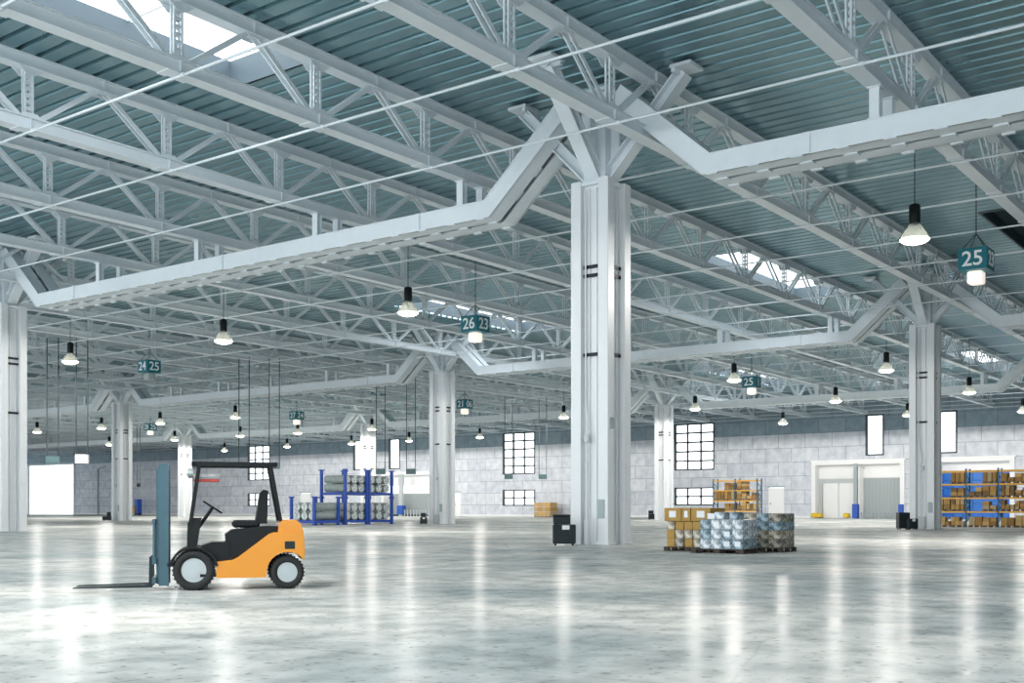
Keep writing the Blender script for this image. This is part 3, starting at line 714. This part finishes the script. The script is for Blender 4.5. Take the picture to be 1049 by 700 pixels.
for c, (a, b_, h_) in enumerate([(.30, .26, .22), (.75, .30, .22), (1.05, .25, .18)]):
    if c < 3: carton(X1+.25, Y1+a, .14+3*.298+.003, .5, b_, h_, [M['wrapblue'], M['wrapgrey'], M['label']][c], 'small pale box lying on top of the grey wrapped pallet load, %s from the right' % ORD[c+1], 'small boxes on the grey load', tape=False)
# ochre cartons pallet, left
X2, Y2 = at(724, 566, 0); X2 += .25
ly2 = at_x(682, X2)-Y2; lx2 = 1.05
pallet(X2-.04, Y2-.05, 0, lx2+.1, ly2+.12, 'dark wooden pallet under the ochre cartons, left of the pallet group', group='floor pallets')
for r in range(3):
    for c in range(5):
        w_ = ly2/5; h_ = .27
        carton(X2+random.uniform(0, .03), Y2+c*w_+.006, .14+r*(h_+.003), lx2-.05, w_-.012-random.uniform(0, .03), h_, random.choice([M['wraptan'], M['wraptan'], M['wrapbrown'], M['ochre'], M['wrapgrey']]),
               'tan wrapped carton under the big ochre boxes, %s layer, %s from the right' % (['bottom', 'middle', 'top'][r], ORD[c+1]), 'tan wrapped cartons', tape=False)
y = Y2-.02
for c, f in enumerate((.42, .2, .38)):
    w_ = (ly2+.08)*f-.02; carton(X2-.04, y, .14+3*.273+.003, lx2, w_, .42, M['ochre'], 'big ochre carton with a white label on the left pallet, %s' % ['rightmost', 'middle one', 'leftmost'][c], 'big ochre cartons', paper=(.3, .7))
    y += w_+.02
# right pallet, brown green wrap
X3, Y3 = at(799, 566.3, 0); X3 += .1
ly3 = at_x(777, X3)-Y3+.5
pallet(X3-.04, Y3-.05, 0, 1.15, ly3+.1, 'dark wooden pallet under the brown wrapped load, right end of the pallet group', group='floor pallets')
for r in range(4):
    for c in range(3):
        w_ = ly3/3; h_ = .265
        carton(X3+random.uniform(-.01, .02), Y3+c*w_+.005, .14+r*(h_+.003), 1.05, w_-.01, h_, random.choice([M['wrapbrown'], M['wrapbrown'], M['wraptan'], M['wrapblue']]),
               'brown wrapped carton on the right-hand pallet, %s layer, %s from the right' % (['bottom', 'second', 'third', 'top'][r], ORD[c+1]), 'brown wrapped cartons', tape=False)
# pallet behind
X4, Y4 = onray(757, 36.2)
pallet(X4, Y4-.2, 0, 1.2, 1.5, 'dark wooden pallet hidden behind the grey wrapped load', group='floor pallets')
for r in range(4):
    for c in range(3):
        if r == 3 and c == 2: continue
        carton(X4+.05+random.uniform(-.03, .03), Y4-.15+c*.46, .14+r*.273, 1.05, .44, .27, random.choice([M['wraptan'], M['wrapbrown'], M['ochre'], M['wrapblue']]),
               'brown carton of the load behind the grey wrapped pallet, %s layer, %s from the right' % (['bottom', 'second', 'third', 'top'][r], ORD[c+1]), 'cartons of the rear pallet', tape=False)
# stack by the wall
Xw = 117.2; ya, yb = at_x(563.5, Xw), at_x(547, Xw)
pallet(Xw, ya, 0, 2.2, yb-ya, 'wooden pallet under the tan cartons at the foot of the back wall', M['wood'], group='floor pallets')
for r in range(3):
    for c in range(4):
        w_ = (yb-ya)/4
        carton(Xw, ya+c*w_+.01, .14+r*.77, 2.1, w_-.03, .75-random.uniform(0, .04), M['carton%d' % random.choice([0, 2, 5, 1])], 'tan carton of the stack by the back wall, %s layer, %s from the right' % (['bottom', 'middle', 'top'][r], ORD[c+1]), 'cartons by the back wall', tape=False)

# ------------------------------------------------------------------ orange and blue pallet racking
LV = [1.18, 2.2, 3.22, 4.2]
def racking(x, ylist, label, depth=1.1, top=4.35):
    t = thing('pallet_racking', label, 'shelving', (x, ylist[0], 0), group='orange and blue racking')
    up = MB()
    for a in (0, depth-.09): up.box(a, a+.09, -.055, .055, 0, top).box(a-.03, a+.12, -.1, .1, 0, .02)
    z = .3
    while z < top-.5: up.bar((.09, 0, z), (depth-.09, 0, z+.45), .05, .05); z += .45; up.bar((depth-.09, 0, z), (.09, 0, z+.45), .05, .05) if z < top-.5 else None; z += .45
    um = up.mesh('upright', M['postblue'])
    for y in ylist: inst(um, 'upright', t, (0, y-ylist[0], 0))
    for a, b in zip(ylist, ylist[1:]):
        for z in LV:
            bm = MB().box(-.03, .03, a-ylist[0]+.06, b-ylist[0]-.06, z-.12, z).box(depth-.03, depth+.03, a-ylist[0]+.06, b-ylist[0]-.06, z-.12, z)
            bm.build('beam', M['beam'], t)
            if z < 4: MB().box(.04, depth-.04, a-ylist[0]+.06, b-ylist[0]-.06, z-.03, z).build('shelf_board', M['shelf'], t)
    return t
def fill(x, ylist, nm, levels, empty=(), skip_ground=False):
    for bi, (a, b) in enumerate(zip(ylist, ylist[1:])):
        for li, z in enumerate(levels):
            if (bi, li) in empty: continue
            n = 2; wy_ = (b-a-.3)/n
            for c in range(n):
                y0 = a+.14+c*(wy_+.03)
                lab = '%s level, %s bay from right, %s half' % (['ground', 'second', 'third', 'fourth', 'top'][li], ORD[bi+1], ['right', 'left'][c])
                if (bi, li, c) in empty: continue
                pallet(x+.02, y0, z, 1.0, wy_, 'wooden pallet in %s, %s' % (nm, lab), M['wood'], group='pallets in '+nm)
                rows = random.choice([1, 2, 2, 3]); cols = random.choice([2, 2, 3]); H = random.uniform(.56, .80)
                for r in range(rows):
                    for q in range(cols):
                        if r == rows-1 and rows > 1 and random.random() < .25: continue
                        w2 = wy_/cols
                        carton(x+.05+random.uniform(-.02, .05), y0+q*w2+.01, z+.141+r*(H/rows), .85, w2-.02-random.uniform(0, .05), H/rows-.004, M['carton%d' % random.randrange(6)],
                               'carton in %s, %s, %s%s' % (nm, lab, ['lower ', 'upper ', 'top '][r] if rows > 1 else 'single layer ', ['right', 'centre', 'left'][q] if cols == 3 else (['right', 'left'][q])), 'cartons in '+nm, tape=False)
Xr, _ = at(1000, 539.7, 0); Xr = 50.5
yR = [at_x(p, Xr) for p in (1056, 1022.5, 989.5, 957)]
racking(Xr, yR, 'long orange and blue pallet racking full of cartons at the right edge')
fill(Xr, yR, 'right racking', [.0]+LV[:3], empty={(1, 3, 1), (2, 3, 1), (1, 1, 1), (2, 2, 1)})
Xc, Yc = onray(753, 111); yC = [at_x(p, Xc) for p in (775.5, 753, 730.5)]
racking(Xc, yC, 'small two-bay orange and blue racking standing behind the floor pallets')
fill(Xc, yC, 'small racking', [.0]+LV[:3], empty={(0, 3, 0), (1, 3, 1), (1, 1, 1)})

# ------------------------------------------------------------------ bins beside the columns
def bin_(px, d, w, h, label, lid=None, m='dark', paper=False):
    x, y = onray(px, d); t = thing('waste_bin', label, 'bin', (x, y, 0), YAW-pi/2, group='bins beside the columns')
    MB().bbox(-w/2, w/2, -.3, .3, .07, h, .03).build('body', M[m], t)
    for a in (-w/2+.1, w/2-.1):
        for b in (-.2, .2): MB().tube((a-.03, b, .05), (a+.03, b, .05), .05, 10).build('wheel', M['rubber'], t)
    if lid: MB().bbox(-w/2+lid[0], w/2-lid[1], -.24, .28, h+.01, h+lid[2]-.06, .02).bbox(-w/2+lid[0]-.02, w/2-lid[1]+.02, -.26, .3, h+lid[2]-.06, h+lid[2], .02).build('upper_box', M['dark'], t)
    if paper: MB().box(-w*.1, w*.22, -.306, -.3, h*.76, h*.96).build('paper_label', M['label'], t)
bin_(577.8, 41.25, .84, .78, 'black wheeled bin with a box on top, left of the central column', lid=(.02, .2, .36), paper=True)
bin_(925, 73.0, .72, 1.12, 'tall dark bin left of the right-hand column', m='dark')
bin_(934, 72.3, .62, .72, 'short black bin right next to the tall dark one by the right-hand column', paper=True)
bin_(667.6, 140.2, .8, .75, 'small dark bin left of the far column beside the barred window', lid=(0, .2, .4))
bin_(434, 98.2, .6, .62, 'small black bin left of the column behind the blue racks', lid=(.08, .1, .38), paper=True)
bin_(109.5, 128, .85, .5, 'dark bin left of the column behind the forklift mast', lid=(.5, .05, .5))
x, y = at_x(138, 118), 0
t = thing('blue_cabinet', 'upright blue cabinet with an orange front by the back wall, right of the left column', 'cabinet', (118, at_x(139, 118), 0), 0)
MB().bbox(0, 1.2, -.65, .65, .3, 3.6, .05).build('body', M['bollard'], t); MB().bbox(-.25, .0, .25, .95, .4, 2.0, .08).build('front_panel', M['beam'], t)
MB().box(.1, 1.1, -.6, .6, 0, .3).build('plinth', M['dark'], t)

# ------------------------------------------------------------------ forklift (at rest)
fx, fy = onray(199, 18.98); YW = YAW-pi/2+pi+radians(15)       # local +x: forks
t = thing('forklift', 'orange and black forklift with a raised overhead guard, facing left', 'forklift', (fx, fy, 0), YW)
def wheel(x, y, r, w, nm):
    tyre = MB(); N = 28
    prof = [(r*.60, -w/2), (r*.93, -w/2), (r, -w*.36), (r, w*.36), (r*.93, w/2), (r*.60, w/2), (r*.60, -w/2)]
    vs = [(x+a*cos(2*pi*i/N), y+b, r+a*sin(2*pi*i/N)) for a, b in prof for i in range(N)]
    tyre.add(vs, [(k*N+i, k*N+(i+1) % N, k*N+N+(i+1) % N, k*N+N+i) for k in range(len(prof)-1) for i in range(N)], True)
    for i in range(N): a = 2*pi*i/N; tyre.bar((x+r*cos(a), y-w*.4, r+r*sin(a)), (x+r*cos(a), y+w*.4, r+r*sin(a)), .02, .03, up=(cos(a), 0, sin(a)))
    o = tyre.build('wheel', M['rubber'], t)
    s = 1 if y > 0 else -1
    h = MB().tube((x, y-w*.42, r), (x, y+w*.42, r), r*.62, N).tube((x, y+s*w*.42, r), (x, y+s*w*.5, r), r*.34, 16).tube((x, y+s*w*.5, r), (x, y+s*w*.56, r), r*.16, 12)
    for i in range(6): a = i*pi/3; h.tube((x+r*.44*cos(a), y+s*w*.42, r+r*.44*sin(a)), (x+r*.44*cos(a), y+s*w*.46, r+r*.44*sin(a)), .02, 6)
    h.build('hub', M['silver'], o)
for s in (-1, 1): wheel(0, s*.43, .335, .22, 'front'); wheel(-1.52, s*.41, .28, .19, 'rear')
def arc(cx, cz, r, a0, a1, n): return [(cx+r*cos(radians(a0+(a1-a0)*k/n)), cz+r*sin(radians(a0+(a1-a0)*k/n))) for k in range(n+1)]
side = [(-.36, .20), (-.36, .47), (-.62, .50), (-.72, .55), (-1.22, .93), (-1.30, .955), (-1.74, .955), (-1.79, .90), (-1.80, .55), (-1.79, .42)]
side = side[:-1]+arc(-1.52, .28, .345, 143, 0, 10)+[(-1.165, .20)]
b = MB()
for s in (-1, 1): b.prism(side, *(sorted((s*.34, s*.54))))
b.build('side_panel', M['orange'], t)
MB().prism([(-.10, .46), (-.12, .74), (-.30, .80), (-.56, .80), (-.60, .46)], -.42, .42).build('cowl', M['black'], t)
MB().prism([(-.40, .22), (-.40, .46), (-.62, .49), (-1.22, .90), (-1.76, .93), (-1.76, .60), (-1.15, .6), (-1.15, .22)], -.345, .345).build('chassis', M['black'], t)
MB().prism([(-1.36, .94), (-1.40, 1.13), (-1.46, 1.165), (-1.66, 1.165), (-1.73, 1.12), (-1.79, .98), (-1.82, .60), (-1.80, .50), (-1.76, .50), (-1.76, .94)], -.50, .50).build('counterweight', M['orange'], t)
MB().bbox(-1.66, -1.46, -.545, .545, .66, .82, .02).build('air_vent', M['fork'], t)
MB().prism([(-.55, .5), (-.50, .92), (-.60, 1.0), (-1.15, 1.06), (-1.36, 1.06), (-1.36, .7), (-1.1, .7)], -.40, .40).build('engine_cover', M['black'], t)
st = MB().bbox(-1.08, -.62, -.25, .25, 1.03, 1.16, .04).build('seat', M['seat'], t)
MB().prism([(-1.0, 1.10), (-1.08, 1.62), (-1.14, 1.68), (-1.22, 1.66), (-1.20, 1.10)], -.24, .24).build('backrest', M['seat'], st)
MB().box(-.5, .42, -.50, .50, .40, .46).box(-.38, -.1, -.53, .53, .22, .27).build('footplate', M['black'], t)
MB().prism([(.12, .46), (.10, 1.12), (.02, 1.20), (-.12, 1.20), (-.06, .8), (.0, .46)], -.46, .46).build('dashboard', M['black'], t)
fd = MB()
for s in (-1, 1): fd.prism(arc(0, .335, .40, 10, 170, 10)+arc(0, .335, .36, 170, 10, 10), *sorted((s*.30, s*.56)))
fd.build('front_fender', M['black'], t)
sw = MB(); c0 = Vector((-.30, 0, 1.38)); ax = Vector((-.55, 0, .83)); u1 = Vector((0, 1, 0)); u2 = ax.cross(u1).normalized()
ring = [c0+(u1*cos(2*pi*i/18)+u2*sin(2*pi*i/18))*.18 for i in range(19)]; sw.path(ring, .016, 6)
for i in (0, 6, 12): sw.tube(c0, ring[i], .012, 6)
o = sw.build('steering_wheel', M['black'], t)
MB().tube((-.30, 0, 1.37), (-.06, 0, 1.02), .03, 8).build('steering_column', M['black'], t)
g = MB()
for s in (-1, 1):
    g.path([(-.02, s*.44, 1.15), (-.02-.0, s*.44, 1.2)], .03); g.bar((.06, s*.46, 1.10), (-.08, s*.46, 2.08), .06, .05, up=(1, 0, 0)); g.bar((-1.42, s*.46, 1.12), (-1.25, s*.46, 2.08), .06, .05, up=(1, 0, 0))
    g.bar((.02, s*.46, 2.10), (-1.34, s*.46, 2.10), .06, .07)
g.bar((0, -.49, 2.10), (0, .49, 2.10), .07, .07); g.bar((-1.32, -.49, 2.10), (-1.32, .49, 2.10), .07, .07)
o = g.build('overhead_guard', M['black'], t)
gb = MB()
for k in range(7): gb.bar((-.12-k*.17, -.45, 2.12), (-.12-k*.17, .45, 2.12), .06, .035)
gb.build('guard_bar', M['black'], o)
MB().bbox(-.42, .02, -.505, -.475, 1.90, 1.96, .01).build('white_reflector', M['label'], t)
MB().bbox(-.42, .02, -.505, -.475, 1.82, 1.87, .01).build('red_reflector', M['red'], t)
for s in (-1, 1): MB().tube((.02, s*.38, 1.95), (.10, s*.38, 1.95), .07, 14).build('headlamp', M['silver'], t)
ms = MB()
for s in (-1, 1):
    ms.box(.40, .56, s*.36-.05, s*.36+.05, .08, 2.10); ms.box(.44, .60, s*.25-.04, s*.25+.04, .10, 2.02)
    ms.tube((.45, s*.14, .2), (.45, s*.14, 1.9), .04, 10)
for z in (.25, 1.15, 2.02): ms.box(.42, .54, -.40, .40, z, z+.08)
mo = ms.build('mast', M['mast'], t)
MB().tube((.52, -.03, .3), (.52, -.03, 1.6), .055, 12).box(.47, .57, -.12, .06, 1.6, 1.75).build('lift_cylinder', M['silver'], mo)
MB().path([(.60, .06, .5), (.60, .06, 1.98)], .015).path([(.60, -.12, .5), (.60, -.12, 1.98)], .015).build('chain', M['fork'], mo)
cr = MB().box(.60, .66, -.48, .48, .12, .22).box(.60, .66, -.48, .48, .44, .54)
for k in range(7): cr.box(.62, .65, -.47+k*.153, -.44+k*.153, .5, 1.15)
cr.box(.61, .66, -.48, .48, 1.12, 1.18); cr.build('carriage', M['mast'], t)
for s in (-1, 1):
    MB().prism([(.66, .05), (.66, .56), (.71, .56), (.72, .10), (1.86, .075), (1.90, .06), (1.90, .05)], s*.26-.06, s*.26+.06).build('fork', M['fork'], t)

# ------------------------------------------------------------------ world and view
wd = bpy.data.worlds.new('daylight'); S.world = wd; wd.use_nodes = True
wd.node_tree.nodes['Background'].inputs[0].default_value = (.90, .96, 1.0, 1); wd.node_tree.nodes['Background'].inputs[1].default_value = 2.6
cam = bpy.data.cameras.new('camera'); co = bpy.data.objects.new('camera', cam); COL.objects.link(co)
co.location = (CAMX, CAMY, EYE); co.rotation_euler = (pi/2, 0, YAW-pi/2)
cam.sensor_width = 36; cam.lens = F/1049*36; cam.shift_y = (HOR-350)/1049; cam.clip_end = 1000
S.camera = co
S.view_settings.view_transform = 'Standard'; S.view_settings.look = 'None'; S.view_settings.gamma = 1; S.view_settings.use_curve_mapping = False
S.view_settings.exposure = 0.35
